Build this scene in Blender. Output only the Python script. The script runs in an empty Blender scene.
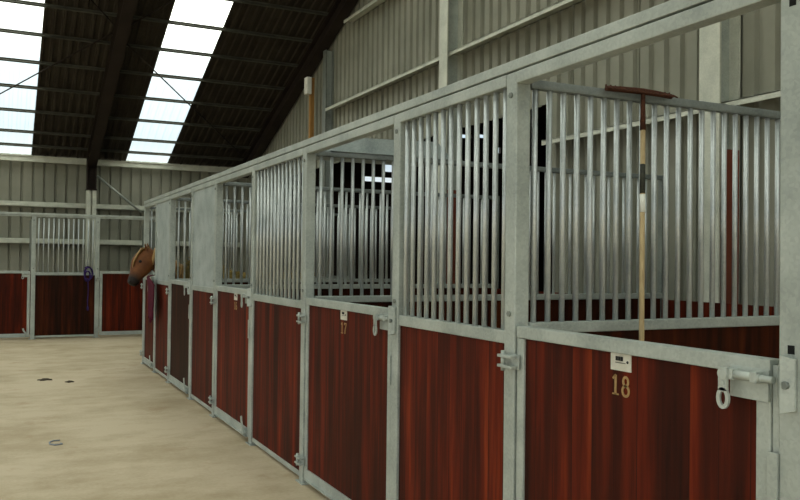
import bpy, bmesh, math, random
from mathutils import Vector, Matrix
random.seed(7)
sc = bpy.context.scene
COL = sc.collection
PI = math.pi

# ------------------------------------------------------------------ materials
def new_mat(name):
    m = bpy.data.materials.new(name); m.use_nodes = True
    nt = m.node_tree
    return m, nt, nt.nodes['Principled BSDF']

def nd(nt, typ, **kw):
    n = nt.nodes.new(typ)
    for k, v in kw.items():
        setattr(n, k, v)
    return n

def ramp(nt, stops, fac):
    r = nd(nt, 'ShaderNodeValToRGB')
    e = r.color_ramp.elements
    while len(e) > len(stops): e.remove(e[-1])
    while len(e) < len(stops): e.new(0.5)
    for k, (p, c) in enumerate(stops):
        e[k].position = p; e[k].color = (c[0], c[1], c[2], 1)
    nt.links.new(fac, r.inputs['Fac'])
    return r.outputs['Color']

def world_pos(nt):
    return nd(nt, 'ShaderNodeNewGeometry').outputs['Position']

def noise(nt, vec, scale, detail=3, rough=.55, stretch=None):
    if stretch:
        mp = nd(nt, 'ShaderNodeVectorMath', operation='MULTIPLY')
        mp.inputs[1].default_value = stretch
        nt.links.new(vec, mp.inputs[0]); vec = mp.outputs[0]
    n = nd(nt, 'ShaderNodeTexNoise')
    n.inputs['Scale'].default_value = scale
    n.inputs['Detail'].default_value = detail
    n.inputs['Roughness'].default_value = rough
    nt.links.new(vec, n.inputs['Vector'])
    return n.outputs['Fac']

def bump(nt, bs, h, strength, dist=.01):
    b = nd(nt, 'ShaderNodeBump')
    b.inputs['Strength'].default_value = strength
    b.inputs['Distance'].default_value = dist
    nt.links.new(h, b.inputs['Height']); nt.links.new(b.outputs[0], bs.inputs['Normal'])

def mottled(name, lo, hi, scale=6, rough=.5, metal=0., detail=4, bumps=0, stretch=None, a=.3, b=.7):
    m, nt, bs = new_mat(name)
    n = noise(nt, world_pos(nt), scale, detail, .6, stretch)
    nt.links.new(ramp(nt, [(a, lo), (b, hi)], n), bs.inputs['Base Color'])
    bs.inputs['Roughness'].default_value = rough
    bs.inputs['Specular IOR Level'].default_value = .5 if rough < .45 else .18
    bs.inputs['Metallic'].default_value = metal
    if bumps: bump(nt, bs, n, bumps)
    return m

def galv_mat(name, lo, hi, rough=.42, metal=.55):
    m, nt, bs = new_mat(name)
    p = world_pos(nt)
    v = nd(nt, 'ShaderNodeTexVoronoi'); v.inputs['Scale'].default_value = 95
    nt.links.new(p, v.inputs['Vector'])
    sp = nd(nt, 'ShaderNodeSeparateColor'); nt.links.new(v.outputs['Color'], sp.inputs[0])
    n = noise(nt, p, 5, 4)
    mx = nd(nt, 'ShaderNodeMath', operation='MULTIPLY_ADD')
    nt.links.new(sp.outputs[0], mx.inputs[0]); mx.inputs[1].default_value = .16
    nt.links.new(n, mx.inputs[2])
    nt.links.new(ramp(nt, [(.35, lo), (.75, hi)], mx.outputs[0]), bs.inputs['Base Color'])
    bs.inputs['Roughness'].default_value = rough
    bs.inputs['Metallic'].default_value = metal
    return m

def board_mat(name='red_brown_boards', k=1.0, kr=1.0):
    m, nt, bs = new_mat(name)
    p = world_pos(nt)
    s = nd(nt, 'ShaderNodeSeparateXYZ'); nt.links.new(p, s.inputs[0])
    a = nd(nt, 'ShaderNodeMath', operation='ADD')
    nt.links.new(s.outputs[0], a.inputs[0]); nt.links.new(s.outputs[1], a.inputs[1])
    d = nd(nt, 'ShaderNodeMath', operation='DIVIDE'); nt.links.new(a.outputs[0], d.inputs[0]); d.inputs[1].default_value = .118
    fl = nd(nt, 'ShaderNodeMath', operation='FLOOR'); nt.links.new(d.outputs[0], fl.inputs[0])
    fr = nd(nt, 'ShaderNodeMath', operation='FRACT'); nt.links.new(d.outputs[0], fr.inputs[0])
    wn = nd(nt, 'ShaderNodeTexWhiteNoise', noise_dimensions='1D'); nt.links.new(fl.outputs[0], wn.inputs['W'])
    cb = nd(nt, 'ShaderNodeCombineXYZ')
    nt.links.new(a.outputs[0], cb.inputs[0]); nt.links.new(wn.outputs['Value'], cb.inputs[1]); nt.links.new(s.outputs[2], cb.inputs[2])
    g = noise(nt, cb.outputs[0], 1, 4, .65, (15, 9, .9))
    g2 = noise(nt, cb.outputs[0], 1, 2, .5, (5, 3, .5))
    m1 = nd(nt, 'ShaderNodeMath', operation='MULTIPLY_ADD'); nt.links.new(wn.outputs['Value'], m1.inputs[0]); m1.inputs[1].default_value = .10; nt.links.new(g, m1.inputs[2])
    m2 = nd(nt, 'ShaderNodeMath', operation='MULTIPLY_ADD'); nt.links.new(g2, m2.inputs[0]); m2.inputs[1].default_value = .70; nt.links.new(m1.outputs[0], m2.inputs[2])
    mr = nd(nt, 'ShaderNodeMapRange'); nt.links.new(m2.outputs[0], mr.inputs['Value'])
    mr.inputs['From Min'].default_value = .60; mr.inputs['From Max'].default_value = 1.24
    col = ramp(nt, [(0, (.016*k*kr, .0052*k, .0032*k)), (.38, (.045*k*kr, .0080*k, .0035*k)), (.68, (.098*k*kr, .0125*k, .0043*k)), (1, (.200*k*kr, .0310*k, .0080*k))], mr.outputs[0])
    # tongue and groove joint: a narrow dark line between boards
    gr = nd(nt, 'ShaderNodeMath', operation='LESS_THAN'); nt.links.new(fr.outputs[0], gr.inputs[0]); gr.inputs[1].default_value = .035
    mx = nd(nt, 'ShaderNodeMix', data_type='RGBA'); nt.links.new(gr.outputs[0], mx.inputs['Factor'])
    nt.links.new(col, mx.inputs['A']); mx.inputs['B'].default_value = (.028, .007, .004, 1)
    nt.links.new(mx.outputs['Result'], bs.inputs['Base Color'])
    bs.inputs['Roughness'].default_value = .55
    bs.inputs['Specular IOR Level'].default_value = .07
    bump(nt, bs, g, .15, .004)
    return m

def concrete_mat():
    m, nt, bs = new_mat('brushed_concrete')
    p = world_pos(nt)
    n1 = noise(nt, p, .7, 5, .6)
    n2 = noise(nt, p, 1, 4, .65, (2.2, 3.6, 1))
    n3 = noise(nt, p, 38, 3, .6)
    a = nd(nt, 'ShaderNodeMath', operation='MULTIPLY_ADD'); nt.links.new(n2, a.inputs[0]); a.inputs[1].default_value = .55; nt.links.new(n1, a.inputs[2])
    b = nd(nt, 'ShaderNodeMath', operation='MULTIPLY_ADD'); nt.links.new(n3, b.inputs[0]); b.inputs[1].default_value = .22; nt.links.new(a.outputs[0], b.inputs[2])
    col = ramp(nt, [(.52, (.29, .225, .138)), (.78, (.40, .325, .212)), (.98, (.50, .42, .295))], b.outputs[0])
    # rusty orange stains
    st = noise(nt, p, 1.6, 5, .7)
    stm = nd(nt, 'ShaderNodeMapRange'); nt.links.new(st, stm.inputs['Value'])
    stm.inputs['From Min'].default_value = .58; stm.inputs['From Max'].default_value = .78; stm.inputs['To Max'].default_value = .7
    mx = nd(nt, 'ShaderNodeMix', data_type='RGBA'); nt.links.new(stm.outputs[0], mx.inputs['Factor'])
    nt.links.new(col, mx.inputs['A']); mx.inputs['B'].default_value = (.29, .175, .085, 1)
    nt.links.new(mx.outputs['Result'], bs.inputs['Base Color'])
    bs.inputs['Roughness'].default_value = .75
    bs.inputs['Specular IOR Level'].default_value = .25
    bump(nt, bs, n3, .25, .004)
    return m

GALV = galv_mat('galvanised_steel', (.285, .318, .294), (.43, .468, .430), .45, .35)
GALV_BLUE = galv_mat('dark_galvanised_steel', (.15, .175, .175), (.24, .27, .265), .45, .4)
GALV_PALE = galv_mat('pale_galvanised_steel', (.44, .46, .39), (.60, .61, .52), .5, .2)
GALV_BAR = galv_mat('galvanised_bar', (.40, .44, .445), (.54, .575, .575), .33, .5)
GALV_SHEET = galv_mat('galvanised_sheet', (.27, .315, .31), (.43, .48, .47), .5, .35)
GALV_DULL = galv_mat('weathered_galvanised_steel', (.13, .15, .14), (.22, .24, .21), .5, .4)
BOARD = board_mat()
DARK_SHADED_BOARD = board_mat('dark_and_shaded_boards', .72, .58)  # own tone of darker door and end panel; painted shade on partitions
CLAD = mottled('olive_grey_cladding', (.200, .202, .160), (.275, .274, .222), 1.3, .55, .0)
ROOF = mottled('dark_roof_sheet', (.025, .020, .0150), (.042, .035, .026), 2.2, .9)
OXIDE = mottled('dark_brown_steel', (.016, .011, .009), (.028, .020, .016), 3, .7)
PURLIN = mottled('dull_purlin_steel', (.050, .050, .042), (.085, .085, .070), 4, .7)
CONC = concrete_mat()
EARTH = mottled('yard_gravel', (.22, .19, .15), (.33, .29, .23), 3, .9)
WOOD = mottled('pale_wood', (.33, .24, .12), (.46, .35, .19), 14, .55, stretch=(6, 6, .6))
TIMBER = mottled('orange_timber', (.26, .13, .035), (.40, .21, .06), 8, .6, stretch=(4, 4, .5))
REDTIMBER = mottled('red_brown_timber', (.13, .035, .02), (.19, .055, .03), 8, .6, stretch=(4, 4, .5))
RUST = mottled('rusty_iron', (.030, .011, .006), (.075, .027, .013), 60, .8)
DARK = mottled('dark_hole', (.006, .006, .006), (.010, .010, .010), 5, .8)
BLACK = mottled('black_print', (.014, .014, .014), (.022, .022, .022), 5, .6)
CARD = mottled('white_card', (.50, .48, .40), (.62, .60, .52), 30, .6)
GOLD = mottled('gold_number', (.27, .16, .055), (.42, .27, .11), 30, .4, .3)
WHITE = mottled('white_plastic', (.62, .62, .55), (.72, .72, .65), 10, .5)
TAPE = mottled('dark_label', (.02, .022, .018), (.05, .05, .035), 40, .5)
CHEST = None
FLAX = mottled('flaxen_hair', (.24, .14, .05), (.42, .27, .12), 40, .6, stretch=(3, 3, .5))
EYE = mottled('eye_black', (.008, .006, .005), (.012, .009, .008), 5, .12)
MAGENTA = mottled('magenta_cloth', (.040, .002, .010), (.085, .004, .019), 22, .85)
PURPLE = mottled('purple_webbing', (.022, .011, .065), (.045, .023, .12), 22, .8)
ROPE = mottled('pale_rope', (.42, .38, .32), (.60, .55, .47), 90, .85)
HAY = mottled('hay', (.20, .15, .045), (.46, .34, .12), 45, .9, bumps=.8, stretch=(1, 1, 2.5))
TWINE = mottled('blue_grey_twine', (.20, .225, .25), (.30, .33, .36), 60, .8)
DUNG = mottled('dark_dung', (.022, .016, .010), (.050, .036, .022), 40, .95, bumps=.6)

def chestnut():
    m, nt, bs = new_mat('chestnut_coat')
    p = world_pos(nt)
    n = noise(nt, p, 9, 4)
    c = ramp(nt, [(.3, (.095, .033, .010)), (.7, (.17, .062, .019))], n)
    # the dark muzzle of the breed
    dn = nd(nt, 'ShaderNodeVectorMath', operation='DISTANCE'); nt.links.new(p, dn.inputs[0]); dn.inputs[1].default_value = (1.675, 12.13, 1.20)
    mr = nd(nt, 'ShaderNodeMapRange'); nt.links.new(dn.outputs['Value'], mr.inputs['Value'])
    mr.inputs['From Min'].default_value = .11; mr.inputs['From Max'].default_value = .21
    mr.inputs['To Min'].default_value = 1; mr.inputs['To Max'].default_value = 0
    mx = nd(nt, 'ShaderNodeMix', data_type='RGBA'); nt.links.new(mr.outputs[0], mx.inputs['Factor'])
    nt.links.new(c, mx.inputs['A']); mx.inputs['B'].default_value = (.012, .008, .006, 1)
    nt.links.new(mx.outputs['Result'], bs.inputs['Base Color'])
    bs.inputs['Roughness'].default_value = .6
    bs.inputs['Specular IOR Level'].default_value = .2
    return m
CHEST = chestnut()

def skylight_mat():
    m = bpy.data.materials.new('translucent_roof_sheet'); m.use_nodes = True
    nt = m.node_tree; nt.nodes.clear()
    out = nd(nt, 'ShaderNodeOutputMaterial')
    t = nd(nt, 'ShaderNodeBsdfTransparent'); t.inputs[0].default_value = (.94, .97, .92, 1)
    d = nd(nt, 'ShaderNodeBsdfTranslucent')
    nt.links.new(ramp(nt, [(.3, (.80, .84, .84)), (.7, (.90, .93, .93))], noise(nt, world_pos(nt), 2, 3)), d.inputs[0])
    mx = nd(nt, 'ShaderNodeMixShader'); mx.inputs[0].default_value = .14
    nt.links.new(t.outputs[0], mx.inputs[1]); nt.links.new(d.outputs[0], mx.inputs[2])
    nt.links.new(mx.outputs[0], out.inputs[0])
    return m
SKYL = skylight_mat()

# ------------------------------------------------------------------ mesh builder
XF = 1.946                 # front face of the long row
YE = 17.30                 # front face of the end row
IDENT = lambda s, d, z: Vector((s, d, z))
ROW = lambda s, d, z: Vector((XF + d, s, z))
END = lambda s, d, z: Vector((s, YE + d, z))

class MB:
    def __init__(self, f=IDENT): self.bm = bmesh.new(); self.f = f
    def box(self, a0, a1, b0, b1, c0, c1, bev=0.):
        t = bmesh.new()
        vs = [t.verts.new((x, y, z)) for x in (a0, a1) for y in (b0, b1) for z in (c0, c1)]
        for q in ((0, 1, 3, 2), (4, 6, 7, 5), (0, 4, 5, 1), (2, 3, 7, 6), (0, 2, 6, 4), (1, 5, 7, 3)):
            t.faces.new([vs[i] for i in q])
        if bev: bmesh.ops.bevel(t, geom=t.edges[:], offset=bev, segments=2, affect='EDGES', profile=.6)
        self._add(t); return self
    def _add(self, t):
        mp = {}
        for v in t.verts: mp[v] = self.bm.verts.new(self.f(*v.co))
        for fc in t.faces:
            nf = self.bm.faces.new([mp[v] for v in fc.verts]); nf.smooth = fc.smooth
        t.free()
    def prism(self, pts, axis, lo, hi):
        """polygon pts in the plane of the two other axes, extruded along axis"""
        t = bmesh.new()
        def mk(p, h):
            c = [p[0], p[1]]; c.insert(axis, h); return t.verts.new(c)
        A = [mk(p, lo) for p in pts]; B = [mk(p, hi) for p in pts]
        t.faces.new(A); t.faces.new(B[::-1])
        n = len(pts)
        for i in range(n): t.faces.new((A[i], A[(i+1) % n], B[(i+1) % n], B[i]))
        self._add(t); return self
    def tube(self, pts, r, n=8, closed=False, caps=True):
        t = bmesh.new(); P = [Vector(p) for p in pts]; m = len(P)
        R = r if isinstance(r, (list, tuple)) else [r] * m
        rings = []; prev = None
        for i, p in enumerate(P):
            if closed: tg = P[(i+1) % m] - P[i-1]
            else: tg = P[min(i+1, m-1)] - P[max(i-1, 0)]
            tg.normalize()
            if prev is None:
                up = Vector((0, 0, 1)) if abs(tg.z) < .9 else Vector((1, 0, 0))
                u = tg.cross(up).normalized()
            else:
                u = (prev - tg * prev.dot(tg)).normalized()
            prev = u; w = tg.cross(u)
            rings.append([t.verts.new(p + R[i] * (math.cos(2*PI*k/n) * u + math.sin(2*PI*k/n) * w)) for k in range(n)])
        rng = range(m if closed else m - 1)
        for i in rng:
            a, b = rings[i], rings[(i+1) % m]
            for k in range(n):
                f = t.faces.new((a[k], a[(k+1) % n], b[(k+1) % n], b[k])); f.smooth = True
        if not closed and caps: t.faces.new(rings[0]); t.faces.new(rings[-1][::-1])
        self._add(t); return self
    def ellipsoid(self, c, r, seg=14, rings=9, rot=None):
        t = bmesh.new()
        bmesh.ops.create_uvsphere(t, u_segments=seg, v_segments=rings, radius=1)
        for v in t.verts:
            q = Vector((v.co.x * r[0], v.co.y * r[1], v.co.z * r[2]))
            if rot: q = rot @ q
            v.co = Vector(c) + q
        for f in t.faces: f.smooth = True
        self._add(t); return self
    def loft(self, rings):
        """rings: list of vertex lists of equal length, capped"""
        t = bmesh.new(); V = [[t.verts.new(p) for p in r] for r in rings]; n = len(V[0])
        for a, b in zip(V, V[1:]):
            for k in range(n):
                f = t.faces.new((a[k], a[(k+1) % n], b[(k+1) % n], b[k])); f.smooth = True
        t.faces.new(V[0]); t.faces.new(V[-1][::-1])
        self._add(t); return self
    def build(self, name, mat, parent=None, origin=None):
        o0 = Vector(parent_world(parent)) if parent else Vector(origin or (0, 0, 0))
        bmesh.ops.recalc_face_normals(self.bm, faces=self.bm.faces[:])
        for v in self.bm.verts: v.co -= o0
        me = bpy.data.meshes.new(name); self.bm.to_mesh(me); self.bm.free()
        me.materials.append(mat)
        o = bpy.data.objects.new(name, me); COL.objects.link(o)
        if parent: o.parent = parent
        else: o.location = o0
        return o

def parent_world(p):
    v = Vector((0, 0, 0))
    while p: v += p.location; p = p.parent
    return v

def tag(o, label=None, cat=None, group=None, kind=None):
    if label: o['label'] = label
    if cat: o['category'] = cat
    if group: o['group'] = group
    if kind: o['kind'] = kind
    return o

def thing(name, label, cat, loc, group=None):
    o = bpy.data.objects.new(name, None); COL.objects.link(o)
    o.empty_display_size = .1; o.location = loc
    return tag(o, label, cat, group)

def structure(mb, name, mat, label=None):
    return tag(mb.build(name, mat), label, None, None, 'structure')

BARMESH = {}
def add_bar(parent, wx, wy, z0, z1, r=.0125, mat=None):
    key = (round(z0, 4), round(z1, 4), r)
    if key not in BARMESH:
        b = MB(); b.tube([(0, 0, 0), (0, 0, z1 - z0)], r, 12)
        o = b.build('bar', mat or GALV_BAR); BARMESH[key] = o.data
    else:
        o = bpy.data.objects.new('bar', BARMESH[key]); COL.objects.link(o)
    o.parent = parent
    o.location = Vector((wx, wy, z0)) - parent_world(parent)
    return o

# ------------------------------------------------------------------ building shell
SL = .36; YW = 20.15; XG = 5.56; ZE = 3.87; XL = -8.6; YR = 7.2; YB = -5.7
def roof_z(y): return ZE + (YW - y) * SL if y >= YR else ZE + (YW - YR) * SL - (YR - y) * SL
NRM = Vector((0, SL, 1)).normalized()      # normal of the visible slope
TAN = Vector((0, -1, SL)).normalized()     # up the visible slope

fl = MB(); fl.box(XL, XG + .1, -9, YW + .1, -.15, 0)
structure(fl, 'floor', CONC, 'pale brushed concrete floor of the barn aisle')
gd = MB(); gd.box(-60, 60, -60, 60, -.30, -.16)
structure(gd, 'ground', EARTH, 'bare yard around the barn')

def clad_profile(length, pitch, groove, depth, joint):
    """(along, inward offset) polyline of a trapezoid sheet; groove = width of the narrow valley"""
    pts = []; s = 0; j = joint
    sl = .014
    while s < length - pitch:
        pts += [(s, 0), (s + pitch - groove - 2*sl, 0), (s + pitch - groove - sl, depth), (s + pitch - sl, depth)]
        s += pitch
        if joint and s >= j:
            pts += [(s, 0), (s + .004, .05), (s + .014, .05), (s + .018, 0)]
            s += .018; j += joint
    pts += [(length, 0)]
    return pts

def sheet(mb, prof, fn0, fn1):
    """ruled surface between two curves given by profile"""
    bm = mb.bm
    A = [bm.verts.new(fn0(*p)) for p in prof]; B = [bm.verts.new(fn1(*p)) for p in prof]
    for i in range(len(prof) - 1): bm.faces.new((A[i], A[i+1], B[i+1], B[i]))
    return mb

# dark store opening off the stalls through the right wall
SY0, SY1, SZ = 7.45, 17.2, 3.32
SE = 17.6
st = MB(); x1 = 13.6
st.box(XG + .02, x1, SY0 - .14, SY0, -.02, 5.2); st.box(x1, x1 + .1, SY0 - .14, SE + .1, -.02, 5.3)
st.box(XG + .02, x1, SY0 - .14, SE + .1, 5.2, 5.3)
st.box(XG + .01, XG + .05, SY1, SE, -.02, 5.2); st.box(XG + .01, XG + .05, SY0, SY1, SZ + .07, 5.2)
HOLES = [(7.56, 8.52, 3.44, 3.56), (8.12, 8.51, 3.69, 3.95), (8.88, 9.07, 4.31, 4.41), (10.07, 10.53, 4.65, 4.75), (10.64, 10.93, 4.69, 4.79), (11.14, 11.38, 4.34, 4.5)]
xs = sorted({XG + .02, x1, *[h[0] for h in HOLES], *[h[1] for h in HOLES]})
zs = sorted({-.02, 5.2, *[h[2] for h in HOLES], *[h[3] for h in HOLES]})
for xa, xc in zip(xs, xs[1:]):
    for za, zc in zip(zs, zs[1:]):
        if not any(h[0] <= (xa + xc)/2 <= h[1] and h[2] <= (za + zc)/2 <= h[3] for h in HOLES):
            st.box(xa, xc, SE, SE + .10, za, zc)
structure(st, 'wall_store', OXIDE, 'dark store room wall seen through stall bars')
# right (gable) wall, corrugated, top following the roof
w = MB(); pr = clad_profile(YW + 6, .20, .055, .04, 1.0)
sheet(w, pr, lambda s, d: Vector((XG - .04 + d, YW - s, SZ + .05 if SY0 < YW - s < SY1 else 0)), lambda s, d: Vector((XG - .04 + d, YW - s, roof_z(YW - s) + .02)))
structure(w, 'wall_right', CLAD, 'olive grey corrugated cladding above the stalls')
# back (eave) wall
w = MB(); pr = clad_profile(XG - XL, .232, .030, .050, 0)
sheet(w, pr, lambda s, d: Vector((XL + s, YW + d, 0)), lambda s, d: Vector((XL + s, YW + d, ZE)))
structure(w, 'wall_back', CLAD, 'olive grey corrugated cladding behind the end stalls')
# left gable wall and front wall with a wide doorway behind the viewer
w = MB(); pr = clad_profile(YW + 6, .20, .055, .04, 0)
sheet(w, pr, lambda s, d: Vector((XL - d, YW - s, 4.2)), lambda s, d: Vector((XL - d, YW - s, max(4.2, roof_z(YW - s)))))
structure(w, 'wall_left', CLAD)

# roof: opaque corrugated sheets with translucent strips between
STRIPS = [(-6.31, -5.36), (-3.33, -2.38), (-.35, .60), (2.63, 3.58)]
def roof_prof(x0, x1):
    n = max(2, round((x1 - x0) / .155)); p = (x1 - x0) / n; pts = []
    for i in range(n):
        s = x0 + i * p
        pts += [(s, 0), (s + p*.30, 0), (s + p*.42, .035), (s + p*.88, .035)]
    return pts + [(x1, 0)]
edges = [XL] + [e for s in STRIPS for e in s] + [XG + .03]
r = MB()
for i in range(0, len(edges), 2):
    pr = roof_prof(edges[i], edges[i+1])
    sheet(r, pr, lambda s, d: Vector((s, YW + .12, roof_z(YW + .12) + d)), lambda s, d: Vector((s, YR, roof_z(YR) + d)))
    sheet(r, pr, lambda s, d: Vector((s, YR, roof_z(YR) + d)), lambda s, d: Vector((s, YB, roof_z(YB) + d)))
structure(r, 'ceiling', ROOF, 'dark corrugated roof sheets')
names = ['translucent roof strip far out to the left', 'translucent roof strip off to the left', 'white translucent roof strip at left edge of the roof', 'white translucent roof strip right of the dark rafter']
for k, (x0, x1) in enumerate(STRIPS):
    g = MB(); pr = roof_prof(x0, x1)
    sheet(g, pr, lambda s, d: Vector((s, YW + .12, roof_z(YW + .12) + d)), lambda s, d: Vector((s, YR, roof_z(YR) + d)))
    sheet(g, pr, lambda s, d: Vector((s, YR, roof_z(YR) + d)), lambda s, d: Vector((s, YB, roof_z(YB) + d)))
    structure(g, 'window_%d' % (k + 1), SKYL, names[k])

# frame of a box lying in the roof plane
def roof_box(mb, x0, x1, y0, y1, o0, o1):
    """x range, y range along slope, offsets o0>o1 below the sheet"""
    t = bmesh.new(); vs = []
    for x in (x0, x1):
        for y in (y0, y1):
            for o in (o0, o1):
                vs.append(t.verts.new(Vector((x, y, roof_z(y))) - NRM * o))
    for q in ((0, 1, 3, 2), (4, 6, 7, 5), (0, 4, 5, 1), (2, 3, 7, 6), (0, 2, 6, 4), (1, 5, 7, 3)):
        t.faces.new([vs[i] for i in q])
    mb._add(t)

ordn = ['lowest', 'second', 'third', 'fourth', 'fifth', 'sixth', 'seventh', 'eighth', 'ninth', 'tenth']
PUR = [19.68, 19.08, 18.24, 17.36, 16.50, 15.65, 14.83, 14.0, 13.15, 12.3]
for k, y in enumerate(PUR):
    p = MB()
    roof_box(p, XL, 5.46, y - .006, y + .006, .003, .048)       # web
    roof_box(p, XL, 5.46, y - .006, y + .028, .042, .048)       # lower flange
    roof_box(p, XL, 5.46, y - .024, y + .006, .003, .009)       # upper flange
    lab = 'lowest roof purlin, just above the back wall' if k == 0 else '%s steel roof purlin counted up from the back wall' % ordn[k]
    tag(p.build('roof_purlin', PURLIN, None, (XL, y, roof_z(y) - .1)), lab, 'purlin', 'steel purlins under the roof')

def i_rafter(x, name, label, cat):
    t = thing(name, label, cat, (x, YW - .3, 3.2))
    y0, y1 = YW - .16, YR
    m = MB(); roof_box(m, x - .10, x + .10, y0, y1, .050, .065); roof_box(m, x - .10, x + .10, y0, y1, .348, .364)
    m.build('flange', OXIDE, t)
    m = MB(); roof_box(m, x - .012, x + .012, y0, y1, .06, .35); m.build('web', OXIDE, t)
    return t
t = i_rafter(1.84, 'portal_frame', 'dark brown steel rafter and post between the two bright roof strips', 'steel frame')
m = MB(); m.box(1.74, 1.76, 19.68, 19.92, 3.13, 3.86); m.box(1.92, 1.94, 19.68, 19.92, 3.13, 3.86); m.box(1.76, 1.92, 19.79, 19.81, 3.13, 3.86)
m.box(1.73, 1.95, 19.66, 19.94, 3.10, 3.13); m.build('upper_post', OXIDE, t)
m = MB(); m.box(1.735, 1.822, 19.69, 19.91, 0, 3.10, .004); m.box(1.858, 1.945, 19.69, 19.91, 0, 3.10, .004); m.box(1.82, 1.86, 19.79, 19.81, 0, 3.10)
tag(m.build('lower_post', GALV_PALE, t), 'pale galvanised lower post with two flanges')
i_rafter(5.38, 'gable_rafter', 'dark brown steel rafter along top of the right wall', 'rafter')

# wind bracing rods under the roof
def rod(x0, y0, x1, y1, label):
    q = MB(); f = lambda x, y: Vector((x, y, roof_z(y))) - NRM * .068
    q.tube([f(x0, y0), f(x1, y1)], .013, 8)
    tag(q.build('bracing_rod', OXIDE, None, f(x0, y0)), label, 'bracing rod', 'wind bracing rods under the roof')
rod(1.72, 15.30, -1.6, 19.66, 'bracing rod crossing the left roof strip down to the left')
rod(1.96, 15.50, 5.10, 19.30, 'bracing rod crossing the right roof strip down to the right')
rod(1.72, 15.05, -1.6, 10.6, 'bracing rod rising left from the dark rafter')
rod(1.96, 15.05, 5.10, 10.6, 'bracing rod rising right from the dark rafter')

# eave beam, girts and brace on the back wall
e = MB(); e.box(XL, 5.4, 19.97, 20.10, 3.70, 3.815, .006); e.box(XL, 5.4, 19.94, 20.10, 3.815, 3.83)
tag(e.build('eave_beam', GALV_PALE, None, (XL, 20, 3.7)), 'pale steel eave beam along top of the back wall', 'beam')
for z, lab in ((2.70, 'upper horizontal rail on the back wall cladding'), (1.88, 'lower horizontal rail on the back wall cladding')):
    g = MB(); g.box(XL, 5.4, 19.98, 20.12, z, z + .012); g.box(XL, 5.4, 19.98, 19.992, z, z + .065, .002); g.box(XL, 5.4, 20.10, 20.12, z, z + .12)
    tag(g.build('wall_girt', GALV_PALE, None, (XL, 20, z)), lab, 'wall rail', 'rails on the back wall')
b = MB(); b.tube([(1.97, 19.93, 3.46), (2.98, 19.93, 2.64)], .026, 4)
tag(b.build('wall_brace', GALV, None, (1.97, 19.93, 3.46)), 'slanting steel brace on back wall right of dark post', 'brace')

# girts, columns on the right wall
for z, y1, lab in ((5.76, 13.3, 'highest horizontal steel rail on the right wall, near the roof'), (4.36, 14.15, 'middle horizontal steel rail along the right wall'), (2.91, SY0 - .02, 'lowest horizontal steel rail on the right wall, behind the stalls')):
    g = MB(); g.box(5.33, 5.515, -5, y1, z, z + .012); g.box(5.33, 5.345, -5, y1, z - .042, z + .012, .002); g.box(5.50, 5.515, -5, y1, z, z + .03)
    tag(g.build('wall_girt', GALV_PALE, None, (5.4, 0, z)), lab, 'wall rail', 'rails on the right wall')
def column(y, label, plank, hw=.11, mt=None, x0=5.28):
    mt = mt or GALV_PALE
    t = thing('steel_column', label, 'column', (5.40, y, 0), 'steel columns of the right wall')
    zt = roof_z(y) - .50
    m = MB(); m.box(x0, x0 + .018, y - hw, y + hw, 0, zt); m.box(5.50, 5.518, y - hw, y + hw, 0, zt); m.build('flange', mt, t)
    m = MB(); m.box(x0 + .01, 5.51, y - .007, y + .007, 0, zt); m.build('web', GALV, t)
    m = MB(); m.box(x0 - .01, 5.53, y - .12, y + .12, 0, .015); m.build('base_plate', GALV, t)
    if plank:
        m = MB(); m.box(5.305, 5.495, y - .125, y - .108, 0, 2.53, .003); tag(m.build('boarding', REDTIMBER, t), 'red brown board on the lower column')
column(5.01, 'steel column on right wall behind the stall of door 18', True)
column(9.60, 'tall bright steel column rising above the stall rail at picture centre', True)
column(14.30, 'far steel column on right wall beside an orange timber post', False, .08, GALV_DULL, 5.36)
p = MB(); p.box(5.22, 5.30, 14.66, 14.74, 0, 5.03, .004)
tag(p.build('timber_post', TIMBER, None, (5.26, 14.70, 0)), 'orange timber post carrying a white box', 'post')
jb = MB(); jb.box(5.12, 5.218, 14.58, 14.74, 4.70, 5.02, .012)
jo = tag(jb.build('junction_box', WHITE, None, (5.17, 14.66, 4.70)), 'small white electrical box on the orange timber post', 'electrical box')
m = MB(); m.box(5.128, 5.21, 14.572, 14.58, 4.72, 5.0, .003); m.build('cover', WHITE, jo)

# ------------------------------------------------------------------ stable row
ZR = 1.315      # top of door rail
ZH = 2.335      # underside of header
ZT = 2.385      # top of posts
PH = .039       # half post width
PD = .072        # post depth
def post(f, s, label, group, foot=True, holes=False, top=ZT, bolts=True, side=-1):
    t = thing('stall_post', label, 'post', f(s, .05, 0), group)
    m = MB(f); m.box(s - PH, s + PH, 0, PD, .006, top, .006); m.build('upright', GALV, t)
    m = MB(f); m.box(s - .07, s + .07, -.015, PD + .02, 0, .008); m.build('foot_plate', GALV, t)
    if bolts and not holes:
        for z in (1.362, 2.29):
            m = MB(f); m.tube([(s, -.007, z), (s, .003, z)], .013, 6); m.build('bolt', GALV_DULL, t)
    if holes:
        for z in (1.350, 2.305):
            m = MB(f); m.box(s - .012, s + .009, -.0015, .004, z - .012, z + .012); m.build('hole', DARK, t)
    return t

def ribbon(mb, pts, wid, d0, d1, closed=False):
    """flat stroke in the (s,z) plane, thickness d0..d1"""
    P = [Vector((p[0], p[1])) for p in pts]; n = len(P)
    L = []; R = []
    for i in range(n):
        a = P[i-1] if (closed or i > 0) else P[i]; b = P[(i+1) % n] if (closed or i < n-1) else P[i]
        tg = (b - a).normalized(); nn = Vector((-tg.y, tg.x)) * wid / 2
        L.append(P[i] + nn); R.append(P[i] - nn)
    for i in range(n if closed else n - 1):
        j = (i + 1) % n
        mb.prism([L[i], L[j], R[j], R[i]], 1, d0, d1)

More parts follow.
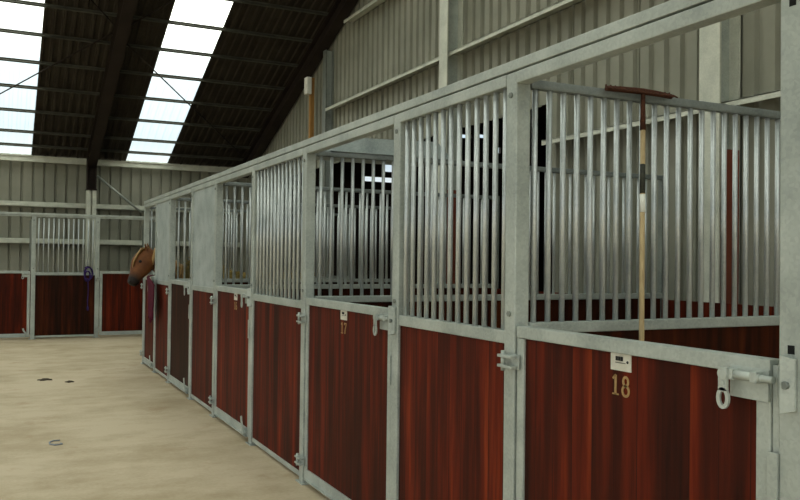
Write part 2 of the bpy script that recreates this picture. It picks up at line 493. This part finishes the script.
def arc(cx, cz, rx, rz, a0, a1, n=14): return [(cx + rx*math.cos(a0 + (a1-a0)*k/n), cz + rz*math.sin(a0 + (a1-a0)*k/n)) for k in range(n + 1)]
def digit(mb, ch, s, z, h, d0, d1, sg):
    """draw a serif digit, s = centre, z = bottom; sg = +1/-1 reading direction along s"""
    w = h * .5; k = h * .13
    T = lambda pts: [(s + sg * x, z + y) for x, y in pts]
    if ch == '1':
        ribbon(mb, T([(0, .0), (0, h)]), k * 1.2, d0, d1)
        ribbon(mb, T([(-w*.42, h*.80), (0, h)]), k * .8, d0, d1)
        ribbon(mb, T([(-w*.45, k*.3), (w*.45, k*.3)]), k * .6, d0, d1)
    elif ch == '7':
        ribbon(mb, T([(-w*.5, h - k*.5), (w*.5, h - k*.5)]), k, d0, d1)
        ribbon(mb, T([(w*.45, h - k), (-.05*w, h*.4), (-.15*w, 0)]), k, d0, d1)
        ribbon(mb, T([(-w*.46, h), (-w*.46, h*.78)]), k*.7, d0, d1)
    elif ch == '8':
        ribbon(mb, T(arc(0, h*.74, w*.36, h*.22, 0, 2*PI, 18)[:-1]), k, d0, d1, True)
        ribbon(mb, T(arc(0, h*.27, w*.46, h*.25, 0, 2*PI, 18)[:-1]), k, d0, d1, True)
    elif ch == '6':
        ribbon(mb, T(arc(0, h*.28, w*.44, h*.25, 0, 2*PI, 18)[:-1]), k, d0, d1, True)
        ribbon(mb, T([(w*.34, h*.93), (w*.05, h*.95), (-.3*w, h*.72), (-w*.44, h*.35)]), k, d0, d1)
    elif ch == '5':
        ribbon(mb, T([(w*.4, h - k*.5), (-w*.32, h - k*.5), (-w*.38, h*.56)]), k, d0, d1)
        ribbon(mb, T(arc(-.02*w, h*.32, w*.44, h*.27, 2.2, -2.5, 16)), k, d0, d1)

def door(f, s0, s1, latch, label, group, number=None, cards=None, kick=True, sg=-1, bmat=None):
    """half-height steel framed door between s0<s1; latch = s of the latch edge (s0 or s1)"""
    hg = s1 if latch == s0 else s0
    di = 1 if latch == s0 else -1            # from latch edge into the door
    t = thing('stable_door', label, 'stable door', f((s0 + s1) / 2, .03, .04), group)
    m = MB(f)
    for a in (s0, s1 - .05): m.box(a, a + .05, .006, .046, .045, ZR - .05, .004)
    m.build('stile', GALV, t)
    m = MB(f); m.box(s0, s1, .002, .052, ZR - .049, ZR, .004); m.build('top_rail', GALV, t)
    m = MB(f); m.box(s0 + .05, s1 - .05, .004, .046, .045, .115, .004); m.box(s0 + .05, s1 - .05, -.012, .006, .045, .052); m.build('bottom_rail', GALV, t)
    m = MB(f); m.box(s0 + .05, s1 - .05, .016, .040, .115, ZR - .052); m.build('boarding', bmat or BOARD, t)
    # latch plate, barrel bolt, hanging handle
    L = latch; tip = L - di*(.029 if number == '18' else .011)
    m = MB(f); m.box(min(L, L + di*.135), max(L, L + di*.135), -.004, .004, 1.195, 1.285, .0015); lp = m.build('latch_plate', GALV, t)
    m = MB(f); m.tube([(L + di*.145, -.018, 1.262), (tip, -.018, 1.262)], .0105, 10); m.tube([(L + di*.115, -.018, 1.262), (L + di*.012, -.018, 1.262)], .0135, 12)
    for a in (.03, .115): m.box(L + di*a - .012, L + di*a + .012, -.032, -.003, 1.246, 1.279, .004)
    m.build('bolt', GALV, lp)
    hs = L + di*.132
    m = MB(f)
    ribbon(m, [(hs, 1.280), (hs, 1.262), (hs, 1.240), (hs, 1.212)], .032, -.038, -.030)
    ribbon(m, [(hs - .008, 1.236), (hs + .008, 1.236)], .012, -.041, -.037)
    ribbon(m, arc(hs, 1.190, .017, .026, 0, 2*PI, 16)[:-1], .012, -.038, -.030, True)
    m.tube([(hs, -.041, 1.262), (hs, -.008, 1.262)], .017, 12)
    m.build('handle', GALV, lp)
    # hinges on the other edge: knuckle plates reaching onto the post
    for z in (1.165, .165):
        m = MB(f)
        for dz in (-.028, .014): m.box(min(hg, hg - di*.0) - .088 * (1 if di < 0 else 0) - (0 if di < 0 else .02), hg + (.088 if di > 0 else .02), -.036, -.0055, z + dz, z + dz + .012, .002)
        m.tube([(hg + di*.062, -.022, z - .042), (hg + di*.062, -.022, z + .042)], .010, 8)
        m.box(hg - .03, hg + .03, -.005, -.0008, z - .03, z + .03)
        m.build('hinge', GALV, t)
    if kick:
        k = L + di*.05
        m = MB(f); m.tube([(k + di*.12, -.018, .085), (k - di*.03, -.018, .085)], .011, 8); m.box(k - .02 + di*.05, k + .02 + di*.05, -.03, .004, .060, .112, .003)
        ribbon(m, [(k - di*.02, .075), (k + di*.05, .17), (k + di*.065, .215)], .030, -.036, -.026)
        m.build('kick_bolt', GALV, t)
    if cards is not None:
        c = cards
        m = MB(f); m.box(c - .052, c + .052, .012, .016, 1.205, 1.268, .0008)
        card = m.build('name_card', CARD, t); card['label'] = 'small white printed card under the top rail'
        m = MB(f)
        for q in range(3):
            a = c - sg*(.022 - q*.013)
            ribbon(m, [(a, 1.240), (a, 1.255)], .0045, .010, .0122); ribbon(m, [(a + sg*.006, 1.240), (a + sg*.006, 1.255)], .004, .010, .0122)
            ribbon(m, [(a, 1.242), (a + sg*.006, 1.242)], .004, .010, .0122)
        ribbon(m, [(c - .026, 1.233), (c + .026, 1.233)], .002, .010, .0122)
        m.tube([(c + sg*.036, .010, 1.238), (c + sg*.036, .0125, 1.238)], .005, 10)
        m.build('print', BLACK, card)
        if number:
            m = MB(f)
            for q, ch in enumerate(number):
                digit(m, ch, c + sg*(-.028 + q*.052), 1.118, .070, .0135, .0162, sg)
            tag(m.build('number', GOLD, t), 'gold number ' + number)
    return t

def panel(f, s0, s1, label, group, kind, nb=13, bmat=None):
    s0 += .002; s1 -= .002
    t = thing('stall_screen', label, 'stall panel', f((s0 + s1) / 2, .03, .02), group)
    m = MB(f); m.box(s0, s1, .004, .052, 1.232, 1.288, .005); m.build('middle_rail', GALV, t)
    m = MB(f); m.box(s0, s1, .010, .050, .030, .065, .003); m.build('bottom_rail', GALV, t)
    m = MB(f); m.box(s0, s1, .016, .040, .065, 1.232); m.build('boarding', bmat or BOARD, t)
    if kind == 'bars':
        for k in range(nb):
            s = s0 + (s1 - s0) * (k + .5) / nb
            p = f(s, .026, 0); add_bar(t, p.x, p.y, 1.286, ZH - .001)
    else:
        m = MB(f); m.box(s0, s1, .012, .020, 1.286, ZH - .001)
        m.build('sheet', GALV_SHEET, t)
    return t

def hull(mb, pts):
    t = bmesh.new(); vs = [t.verts.new(p) for p in pts]
    bmesh.ops.convex_hull(t, input=vs)
    mb._add(t)

def strike(f, s):
    """bent keeper plate: two facets meeting in an upright ridge"""
    t = MB(f)
    front = [(s + .036, -.008, 1.285), (s + .036, -.008, 1.222), (s + .006, -.036, 1.336), (s + .006, -.036, 1.178), (s - .020, -.010, 1.326), (s - .020, -.010, 1.186)]
    hull(t, front + [(p[0], -.001, p[2]) for p in front])
    return t

g = .012
Pc = dict(A=1.553, B=2.932, C=4.055, D=5.57, E=6.90, F=8.265, G=9.385, H=10.73, I=11.77, J=12.79)
plabels = dict(
    A='close galvanised post at right edge where door 18 bolts shut',
    B='galvanised post on which door 18 is hinged',
    C='galvanised post where the bolt of door 17 closes',
    D='galvanised post on which door 17 is hinged',
    E='galvanised post where the bolt of door 16 closes',
    F='galvanised post on which door 16 is hinged',
    G='galvanised post on near side of the door between two sheeted panels',
    H='galvanised post on far side of the door between two sheeted panels',
    I='galvanised post behind the magenta rug',
    J='last galvanised post of the long row, behind the pony')
for k, s in Pc.items():
    p = post(ROW, s, plabels[k], 'posts of the long stall row', holes=(k == 'A'))
    if k in 'ACEGI':
        m = strike(ROW, s); st = m.build('strike_plate', GALV, p)
        m = MB(ROW); m.tube([(s - .004, -.033, 1.255), (s - .004, -.022, 1.255)], .011, 8); m.build('strike_bolt', GALV_DULL, st)
        # door stop jamb behind the bolt edge
        gap = .030 if k == 'A' else g
        m = MB(ROW); m.box(s + PH, s + PH + gap - .002, .012, .056, .03, 1.30)
        if k == 'A': m.box(s + PH, s + PH + gap + .02, .056, .066, .03, 1.30)
        m.build('door_stop', GALV, p)
        m = MB(ROW); m.box(s + PH - .004, s + PH + .030, -.009, -.001, .90, 1.06, .002); m.build('keeper_tab', GALV, p)

g = .012
def between(a, b): return Pc[a] + PH, Pc[b] - PH
def dspan(a, b): return Pc[a] + PH + (.030 if a == 'A' else g), Pc[b] - PH - g
GD = 'stable doors of the long row'; GP = 'stall front panels of the long row'
door(ROW, *dspan('A', 'B'), dspan('A', 'B')[0], 'reddish brown stable door with gold number 18', GD, '18', 2.250)
door(ROW, *dspan('C', 'D'), dspan('C', 'D')[0], 'reddish brown stable door with number 17 under a small card', GD, '17', 4.826)
door(ROW, *dspan('E', 'F'), dspan('E', 'F')[0], 'reddish brown stable door with number 16, third door along the row', GD, '16', 7.47)
door(ROW, *dspan('G', 'H'), dspan('G', 'H')[0], 'darker stable door between the two sheeted stall panels', GD, bmat=DARK_SHADED_BOARD)
door(ROW, *dspan('I', 'J'), dspan('I', 'J')[0], 'last stable door of the row with pony looking over it', GD)
panel(ROW, *between('B', 'C'), 'barred stall panel between door 18 and door 17', GP, 'bars', 13)
panel(ROW, *between('D', 'E'), 'barred stall panel between door 17 and door 16', GP, 'bars', 13)
panel(ROW, *between('F', 'G'), 'stall panel with plain grey sheet above, just beyond door 16', GP, 'sheet')
panel(ROW, *between('H', 'I'), 'stall panel with plain grey sheet above, next to the pony', GP, 'sheet')

# long top rail with a header over every bay
t = thing('top_rail', 'long galvanised double rail on top of the stall row', 'rail', (XF + .05, 5, 2.33))
m = MB(ROW); m.box(-.6, 12.84, -.002, .085, 2.394, 2.438, .004); m.box(-.6, 12.84, .022, .07, 2.3862, 2.395); m.build('rail', GALV, t)
keys = 'ABCDEFGHIJ'
m = MB(ROW); m.box(-.6, Pc['A'] - PH - .001, -.002, .060, ZH, 2.386, .005); m.build('header', GALV, t)
for a, b in zip(keys, keys[1:]):
    m = MB(ROW); m.box(Pc[a] + PH + .001, Pc[b] - PH - .001, -.002, .060, ZH, 2.386, .005); m.build('header', GALV, t)

# partitions between the stalls
def partition(y, pitch, label):
    x0, x1 = XF + PD + .004, 5.27
    t = thing('stall_partition', label, 'stall partition', (x0, y, .02), 'barred partitions between the stalls')
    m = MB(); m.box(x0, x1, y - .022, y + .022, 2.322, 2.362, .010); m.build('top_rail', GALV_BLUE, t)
    m = MB(); m.box(x0, x1, y - .025, y + .025, 1.278, 1.325, .006); m.build('middle_rail', GALV, t)
    m = MB(); m.box(x0, x1, y - .012, y + .012, .06, 1.278); m.build('boarding', DARK_SHADED_BOARD, t)  # shade inside the stalls put into the darker board colour
    m = MB(); m.box(x0, x1, y - .020, y + .020, .02, .06, .003); m.build('bottom_rail', GALV, t)
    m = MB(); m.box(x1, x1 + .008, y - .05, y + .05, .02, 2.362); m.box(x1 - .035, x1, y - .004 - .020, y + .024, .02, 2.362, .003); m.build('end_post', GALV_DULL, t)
    x = x0 + .032
    while x < x1 - .06:
        add_bar(t, x, y, 1.324, 2.324); x += pitch
    return t
partition(Pc['B'] - .02, .0745, 'barred partition inside door 18 with the rake leaning on it')
partition(Pc['D'] - .05, .0815, 'barred partition seen over door 17')
partition(Pc['F'] - .03, .0815, 'barred partition seen over door 16')
partition(Pc['H'] - .03, .0815, 'barred partition seen over the door between two sheeted panels')
partition(Pc['J'], .0815, 'last barred partition of the row, behind the pony')

# back boarding of the stalls against the right wall
b = MB(); b.box(5.225, 5.255, 0.0, 2.86, .0, 1.27)
spans = [(Pc['B'] + .02, Pc['D'] - .09), (Pc['D'] - .01, Pc['F'] - .07), (Pc['F'] + .01, Pc['H'] - .07), (Pc['H'] + .01, Pc['J'] - .04)]
labs = ['red brown boarding at the back of the stall of door 17', 'red brown boarding at the back of the stall of door 16', 'red brown boarding at the back of the third stall', 'red brown boarding at the back of the pony stall']
tag(b.build('wall_boarding', BOARD, None, (5.24, 1.5, 0)), 'red brown boarding at the back of the stall of door 18', 'boarding', 'boarding along the right wall')
for (a, c), l in zip(spans, labs):
    b = MB(); b.box(5.225, 5.255, a, c, 0, 1.27)
    tag(b.build('wall_boarding', BOARD, None, (5.24, (a + c)/2, 0)), l, 'boarding', 'boarding along the right wall')

# galvanised sheet lying on top of the partition over door 17
q = MB(); y = Pc['D'] - .05
q.prism([(2.12, 2.366), (2.33, 2.492), (3.05, 2.51), (3.2, 2.366)], 1, y + .10, y + .125)
q.prism([(2.12, 2.366), (2.33, 2.492), (3.05, 2.51), (3.2, 2.366)], 1, y + .50, y + .525)
q.box(2.12, 3.2, y - .03, y + .53, 2.3625, 2.3665)
tag(q.build('steel_tray', GALV_SHEET, None, (3.3, y, 2.3625)), 'blue grey steel tray resting on partition above door 17', 'tray')

# ------------------------------------------------------------------ end row
ep = dict(K=-.66, L=.585, M=1.745, N=2.95)
GE = 'posts of the end stall row'
post(END, ep['K'], 'post of end stalls out at the left', GE)
post(END, ep['L'], 'post left of the barred panel in the end stalls', GE)
post(END, ep['M'], 'post right of the barred panel in the end stalls', GE)
post(END, ep['N'], 'right hand post of the end stalls behind the pony', GE)
door(END, ep['K'] + PH + g, ep['L'] - PH - g, ep['L'] - PH - g, 'red brown door left of the barred end panel', 'doors of the end stalls', None, None, True, 1)
panel(END, ep['L'] + PH, ep['M'] - PH, 'barred end stall panel with dark red boards below', 'end stall fronts', 'bars', 12, DARK_SHADED_BOARD)
door(END, ep['M'] + PH + g, ep['N'] - PH - g, ep['N'] - PH - g, 'red brown door right of the barred end panel', 'doors of the end stalls', None, None, False, 1)
t = thing('top_rail', 'pale rail along top of the end stalls by the back wall', 'rail', (1, YE + .05, 2.33))
m = MB(END); m.box(-.72, 3.01, -.004, .085, 2.3865, 2.432, .006); m.build('rail', GALV, t)
for a, b in (('K', 'L'), ('L', 'M'), ('M', 'N')):
    m = MB(END); m.box(ep[a] + PH + .001, ep[b] - PH - .001, .01, .060, 2.36, 2.386, .004); m.build('header', GALV, t)
for k, lab in (('L', 'solid grey partition behind post left of the end bars'), ('N', 'solid grey partition behind the pony head')):
    x = ep[k]
    t = thing('end_partition', lab, 'stall partition', (x, 18.6, 0), 'solid partitions of the end stalls')
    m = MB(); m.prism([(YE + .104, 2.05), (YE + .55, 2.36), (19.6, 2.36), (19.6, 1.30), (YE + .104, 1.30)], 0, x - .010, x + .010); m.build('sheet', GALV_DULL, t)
    m = MB(); m.box(x - .02, x + .02, YE + .104, 19.6, .02, 1.30); m.build('boarding', BOARD, t)

# ------------------------------------------------------------------ rake leaning on the partition
yb = Pc['B'] - .02
top = Vector((2.609, yb - .050, 2.355)); bot = Vector((2.275, yb - .42, .004))
t = thing('rake', 'wooden handled rake with rusty head upwards leaning on bars', 'rake', bot)
dv = (bot - top)
P = lambda k: top + dv * k
m = MB(); m.tube([P(.06), P(.5), P(1)], .0115, 12); m.build('handle', WOOD, t)
m = MB(); m.tube([P(-.004), P(.03), P(.075)], [.010, .011, .0135], 10); m.build('socket', RUST, t)
m = MB(); m.tube([P(.142), P(.198)], .0124, 12); tag(m.build('label_band', TAPE, t), 'dark label round the handle')
m = MB(); m.tube([P(.200), P(.234)], .0123, 12); tag(m.build('white_band', WHITE, t), 'white label round the handle')
hd = MB()
hp = [top + Vector((-.215, -.005, -.002)), top + Vector((-.1, 0, .004)), top + Vector((0, 0, .006)), top + Vector((.09, 0, .004)), top + Vector((.165, -.005, -.002))]
hd.tube(hp, [.012, .014, .015, .014, .012], 8)
for k in range(15):
    x = -.21 + .37 * k / 14
    zc = .003
    p0 = top + Vector((x, 0, zc))
    hd.tube([p0, p0 + Vector((0, -.022, -.004)), p0 + Vector((0, -.050, -.018))], [.006, .0055, .003], 6)
    hd.tube([p0, p0 + Vector((0, .004, .014))], [.007, .004], 6)
hd.build('head', RUST, t)

# ------------------------------------------------------------------ pony looking over the last door
def ring(c, tangent, rs, rd, n=14, side=Vector((0, 1, 0)), jaw=1.0):
    tg = Vector(tangent).normalized(); sd = (side - tg * side.dot(tg)).normalized(); up = sd.cross(tg).normalized()
    out = []
    for k in range(n):
        a = 2*PI*k/n
        out.append(Vector(c) + sd * rs * math.cos(a) + up * rd * math.sin(a))
    return out
def chain(mb, pts, side=Vector((0, 1, 0))):
    rings = []
    for i, (c, rs, rd) in enumerate(pts):
        a = Vector(pts[max(i-1, 0)][0]); b = Vector(pts[min(i+1, len(pts)-1)][0])
        rings.append(ring(c, b - a, rs, rd, side=side))
    mb.loft(rings)
HY = 12.30
pony = MB()
chain(pony, [((4.02, HY, 1.00), .07, .09), ((3.95, HY, 1.00), .19, .21), ((3.70, HY, .98), .25, .27), ((3.30, HY, .92), .28, .30), ((2.95, HY, .92), .26, .30),
             ((2.68, HY, .98), .21, .29), ((2.48, HY, 1.12), .15, .24), ((2.30, HY, 1.30), .11, .19), ((2.15, HY, 1.46), .09, .155), ((2.03, HY, 1.585), .08, .13), ((1.96, HY, 1.66), .06, .09)])
hs = Vector((.45, 1, 0)).normalized()
head = [((1.985, HY + .01, 1.70), .050, .055), ((1.945, HY, 1.655), 1.0*.085, .115), ((1.895, HY - .03, 1.575), .105, .165), ((1.850, HY - .055, 1.495), .102, .170),
        ((1.805, HY - .085, 1.415), .088, .140), ((1.762, HY - .115, 1.345), .072, .108), ((1.725, HY - .14, 1.280), .066, .090), ((1.695, HY - .16, 1.225), .062, .078), ((1.680, HY - .17, 1.200), .035, .045)]
chain(pony, head, hs)
for sgn in (-1, 1):      # ears
    b0 = Vector((1.93, HY, 1.70)) + hs * (.06 * sgn)
    tip = b0 + Vector((-.035, 0, .115)) + hs * (.02 * sgn)
    chain(pony, [(b0, .030, .022), ((b0 + tip) / 2, .028, .017), (tip, .006, .005)], hs)
for x, front in ((2.68, 1), (3.78, 0)):
    for sgn in (-1, 1):
        y = HY + sgn * .14
        if front: pts = [((x, y, .95), .10, .12), ((x, y, .72), .07, .085), ((x - .01, y, .50), .05, .052), ((x - .01, y, .42), .048, .05), ((x, y, .25), .032, .034), ((x, y, .12), .04, .042), ((x - .03, y, .05), .05, .06), ((x - .03, y, .004), .055, .068)]
        else: pts = [((x, y, .98), .12, .18), ((x - .06, y, .74), .08, .12), ((x + .04, y, .56), .05, .062), ((x + .09, y, .46), .045, .055), ((x + .05, y, .26), .034, .038), ((x + .02, y, .12), .04, .042), ((x - .01, y, .05), .05, .06), ((x - .02, y, .004), .055, .068)]
        chain(pony, pts)
po = pony.build('pony', CHEST, None, (3.2, HY, 0))
tag(po, 'chestnut pony with pale forelock looking over the last stable door', 'pony')
rm = po.modifiers.new('skin', 'REMESH'); rm.mode = 'VOXEL'; rm.voxel_size = .013; rm.use_smooth_shade = True
sm = po.modifiers.new('smooth', 'SMOOTH'); sm.iterations = 5; sm.factor = .5
# face: eyes, nostrils, hair
for sgn in (-1, 1):
    c = Vector((1.842, HY - .05, 1.535)) + hs * (.097 * sgn)
    m = MB(); m.ellipsoid(c, (.024, .015, .021)); m.build('eye', EYE, po)
    c = Vector((1.668, HY - .158, 1.250)) + hs * (.040 * sgn)
    m = MB(); m.ellipsoid(c, (.012, .012, .018)); m.build('nostril', EYE, po)
m = MB()
for k in range(9):
    o = hs * ((k - 4) * .013)
    m.tube([Vector((1.945, HY, 1.735)) + o, Vector((1.855, HY - .01, 1.715)) + o * 1.3, Vector((1.795, HY - .03, 1.63)) + o * 1.4, Vector((1.750, HY - .05, 1.545)) + o * 1.3, Vector((1.722, HY - .07, 1.45 + .016 * (k % 3))) + o * 1.0], [.012, .016, .015, .012, .004], 6)  # strands drawn longer to stand in for light on the face front
tag(m.build('forelock', FLAX, po), 'pale flaxen forelock, lengthened for light on the face')
m = MB()
for k in range(20):
    f_ = k / 19
    b0 = Vector((2.0, HY, 1.725)).lerp(Vector((2.72, HY, 1.25)), f_) + Vector((.03, 0, .015 * math.sin(f_ * PI)))
    m.tube([b0, b0 + Vector((-.01, -.085, -.03)), b0 + Vector((-.05, -.135, -.15)), b0 + Vector((-.05, -.145, -.24))], [.018, .022, .020, .006], 6)
m.build('mane', FLAX, po)
m = MB(); m.tube([(4.0, HY, 1.09), (4.10, HY, 1.05), (4.15, HY, .85), (4.13, HY, .45)], [.03, .05, .07, .02], 8); m.build('tail', FLAX, po)

# magenta rug over the last door's bolt corner
def drape(name, mat, label, cat, s0, s1, zb_front, zb_back, taper):
    bm = bmesh.new(); n = 22
    prof = []            # (depth, z) over the rail
    for k in range(13): prof.append((-.075, zb_front + (1.318 - zb_front) * k / 12))
    prof += [(-.045, 1.336), (-.02, 1.342), (.0, 1.342), (.03, 1.342), (.066, 1.335), (.078, 1.315)]
    for k in range(1, 8): prof.append((.080, 1.315 + (zb_back - 1.315) * k / 7))
    V = []
    for j, (d, z) in enumerate(prof):
        row = []
        for i in range(n + 1):
            u = i / n; drop = max(0, min(1, (1.33 - z) / .6))
            sa = s0 - .52 * min(1, drop * 6) if d < -.05 else s0; sb = s1 - .14 * min(1, drop * 6) if d < -.05 else s1
            c = s0 - .30 if d < 0 else s0 + .1
            s = sa + (sb - sa) * u; s = s + (c - s) * taper * drop
            fold = math.sin(u * 17 + j * .07) * .014 * (.3 + drop) if d < 0 else math.sin(u * 13) * .010 * drop
            zz = z + (.045 * math.sin(u * 9) * drop if j == 0 else 0)
            row.append(bm.verts.new(ROW(s, d - abs(fold) if d < 0 else d + abs(fold), zz)))
        V.append(row)
    for a, b in zip(V, V[1:]):
        for i in range(n): bm.faces.new((a[i], a[i+1], b[i+1], b[i])).smooth = True
    q = MB(); q.bm.free(); q.bm = bm
    o = q.build(name, mat, None, ROW((s0 + s1)/2, 0, 1.32))
    sd = o.modifiers.new('thickness', 'SOLIDIFY'); sd.thickness = .010; sd.offset = 0
    return tag(o, label, cat)
drape('rug', MAGENTA, 'dark magenta rug hanging over the last door beside the pony', 'rug', 11.83, 12.00, .74, .95, .50)
rp = MB(ROW)
rp.tube([(12.20 + .10 * math.cos(a), -.018 - .010 * math.sin(a * 2), 1.285 + .055 * math.sin(a)) for a in [2*PI*k/20 for k in range(20)]], .010, 6, closed=True)
rp.tube([(12.13, -.02, 1.26), (12.12, -.03, 1.22), (12.14, -.03, 1.15), (12.12, -.03, 1.10)], .010, 6)
rp.tube([(12.23, -.026, 1.330), (12.24, .0, 1.330), (12.24, .066, 1.328), (12.24, .074, 1.28)], .010, 6)
tag(rp.build('lead_rope', ROPE, None, ROW(12.2, -.02, 1.25)), 'pale lead rope looped over the last door under the pony', 'rope')

# purple halter on the end stall bars
hl = MB()
y = YE - .016
hl.tube([(1.60, y, 1.39), (1.56, y - .01, 1.40), (1.51, y, 1.38)], .016, 6)
hl.tube([(1.58 + .075 * math.cos(a), y - .02 * abs(math.sin(a)), 1.27 + .12 * math.sin(a)) for a in [2*PI*k/16 for k in range(16)]], .018, 6, closed=True)
hl.tube([(1.56 + .05 * math.cos(a), y - .03 - .015 * math.sin(a), 1.22 + .10 * math.sin(a)) for a in [2*PI*k/16 for k in range(16)]], .018, 6, closed=True)
hl.tube([(1.57, y - .01, 1.15), (1.58, y - .02, .95), (1.57, y - .01, .72), (1.575, y - .01, .57)], .009, 6)
hl.ellipsoid((1.575, y - .01, .58), (.018, .014, .05))
tag(hl.build('halter', PURPLE, None, (1.57, y, 1.3)), 'purple halter with trailing rope hanging on the end stall panel', 'halter')

# hay behind the partition of the third stall
hb = bmesh.new()
nx, ny = 40, 22
x0, x1, y0, y1 = 2.10, 4.4, 10.76, 11.55
hv = []
for i in range(nx + 1):
    row = []
    for j in range(ny + 1):
        u, v = i / nx, j / ny
        x = x0 + (x1 - x0) * u; y = y0 + (y1 - y0) * v
        env = min(1, u / .07, (1 - u) / .25, ) * min(1, (v + .12) / .12, (1 - v) / .45)
        h = (1.38 + .24 * math.exp(-((x - 2.42) / .26) ** 2)) * max(0, env) ** .6 + random.uniform(-.03, .03) * (env > .05)
        row.append(hb.verts.new((x, y, max(.0, h))))
    hv.append(row)
for i in range(nx):
    for j in range(ny): hb.faces.new((hv[i][j], hv[i+1][j], hv[i+1][j+1], hv[i][j+1]))
# underside and skirt so that the heap is solid
base = [v for v in hb.verts if len(v.link_faces) < 4]
loop = [hv[i][0] for i in range(nx + 1)] + [hv[nx][j] for j in range(1, ny + 1)] + [hv[i][ny] for i in range(nx - 1, -1, -1)] + [hv[0][j] for j in range(ny - 1, 0, -1)]
low = [hb.verts.new((v.co.x, v.co.y, .001)) for v in loop]
for k in range(len(loop)):
    j = (k + 1) % len(loop)
    if (loop[k].co - low[k].co).length > .002 or (loop[j].co - low[j].co).length > .002:
        hb.faces.new((loop[k], loop[j], low[j], low[k]))
q = MB(); q.bm.free(); q.bm = hb
for k in range(500):
    x = random.uniform(2.15, 4.1); yy = random.uniform(10.78, 11.2); z = 1.36 + .24 * math.exp(-((x - 2.42) / .26) ** 2)
    a = random.uniform(0, 2*PI); l = random.uniform(.04, .10)
    q.tube([(x, yy, z), (x + l * math.cos(a) * .6, yy + l * math.sin(a) * .25, z + random.uniform(.01, .05))], .003, 3)
tag(q.build('hay_heap', HAY, None, (3.2, 11.1, 0)), 'heap of yellow hay behind the far bars near the pony', 'hay', None, 'stuff')

# small things on the aisle floor
def pat(x, y, rx, ry, label):
    d = bmesh.new(); bmesh.ops.create_icosphere(d, subdivisions=4, radius=1)
    for v in d.verts:
        k = 1 + .22 * math.sin(5 * v.co.x + 3 * v.co.y) + .12 * math.sin(11 * v.co.y + x * 7)
        v.co = Vector((x + v.co.x * rx * k, y + v.co.y * ry * k, max(.0, v.co.z) * .011 * k))
    for f in d.faces: f.smooth = True
    q = MB(); q.bm.free(); q.bm = d
    tag(q.build('dropping', DUNG, None, (x, y, 0)), label, 'dropping', 'dark droppings on the aisle floor')
pat(.56, 11.55, .085, .09, 'longer dark dropping on the concrete aisle, left of the two')
pat(.83, 11.24, .050, .065, 'shorter dark dropping on the concrete aisle, right of the two')
tw = MB()
tw.tube([(.49, 7.65, .007), (.44, 7.66, .007), (.405, 7.60, .007), (.405, 7.53, .007), (.44, 7.48, .007), (.50, 7.49, .007), (.49, 7.53, .007)], .0065, 6)
tag(tw.build('twine', TWINE, None, (.45, 7.55, 0)), 'small curl of blue grey twine lying on the concrete floor', 'twine')

# ------------------------------------------------------------------ sky
wd = bpy.data.worlds.new('sky'); sc.world = wd; wd.use_nodes = True
nt = wd.node_tree; bg = nt.nodes['Background']
tc = nd(nt, 'ShaderNodeTexCoord'); sp = nd(nt, 'ShaderNodeSeparateXYZ'); nt.links.new(tc.outputs['Generated'], sp.inputs[0])
cl = noise(nt, tc.outputs['Generated'], 2.2, 4, .55)
ad = nd(nt, 'ShaderNodeMath', operation='MULTIPLY_ADD'); nt.links.new(cl, ad.inputs[0]); ad.inputs[1].default_value = .12; nt.links.new(sp.outputs[2], ad.inputs[2])
c = ramp(nt, [(.0, (.20, .205, .20)), (.13, (.25, .255, .245)), (.19, (.15, .19, .22)), (.25, (.22, .265, .30)), (.34, (1.0, 1.0, .93)), (1, (.97, 1.0, .92))], ad.outputs[0])
nt.links.new(c, bg.inputs['Color']); bg.inputs['Strength'].default_value = 3.9

# ------------------------------------------------------------------ camera
f_, yaw, pitch, roll = 822.12, .453, .0136, .0112
F = Vector((math.sin(yaw) * math.cos(pitch), math.cos(yaw) * math.cos(pitch), math.sin(pitch)))
R = Vector((math.cos(yaw), -math.sin(yaw), 0)); U = R.cross(F)
R2 = R * math.cos(roll) + U * math.sin(roll); U2 = -R * math.sin(roll) + U * math.cos(roll)
cam = bpy.data.cameras.new('camera'); co = bpy.data.objects.new('camera', cam); COL.objects.link(co)
cam.sensor_width = 36; cam.lens = f_ * 36 / 800; cam.clip_end = 300; cam.clip_start = .05
M = Matrix(((R2.x, U2.x, -F.x, 0), (R2.y, U2.y, -F.y, 0), (R2.z, U2.z, -F.z, 1.58), (0, 0, 0, 1)))
co.matrix_world = M
sc.camera = co
sc.view_settings.view_transform = 'Standard'
sc.view_settings.look = 'None'
sc.view_settings.gamma = 1
sc.view_settings.exposure = 0.0
sc.view_settings.use_curve_mapping = False
sc.cycles.use_denoising = True
sc.cycles.max_bounces = 10
sc.cycles.diffuse_bounces = 6
sc.cycles.transparent_max_bounces = 16
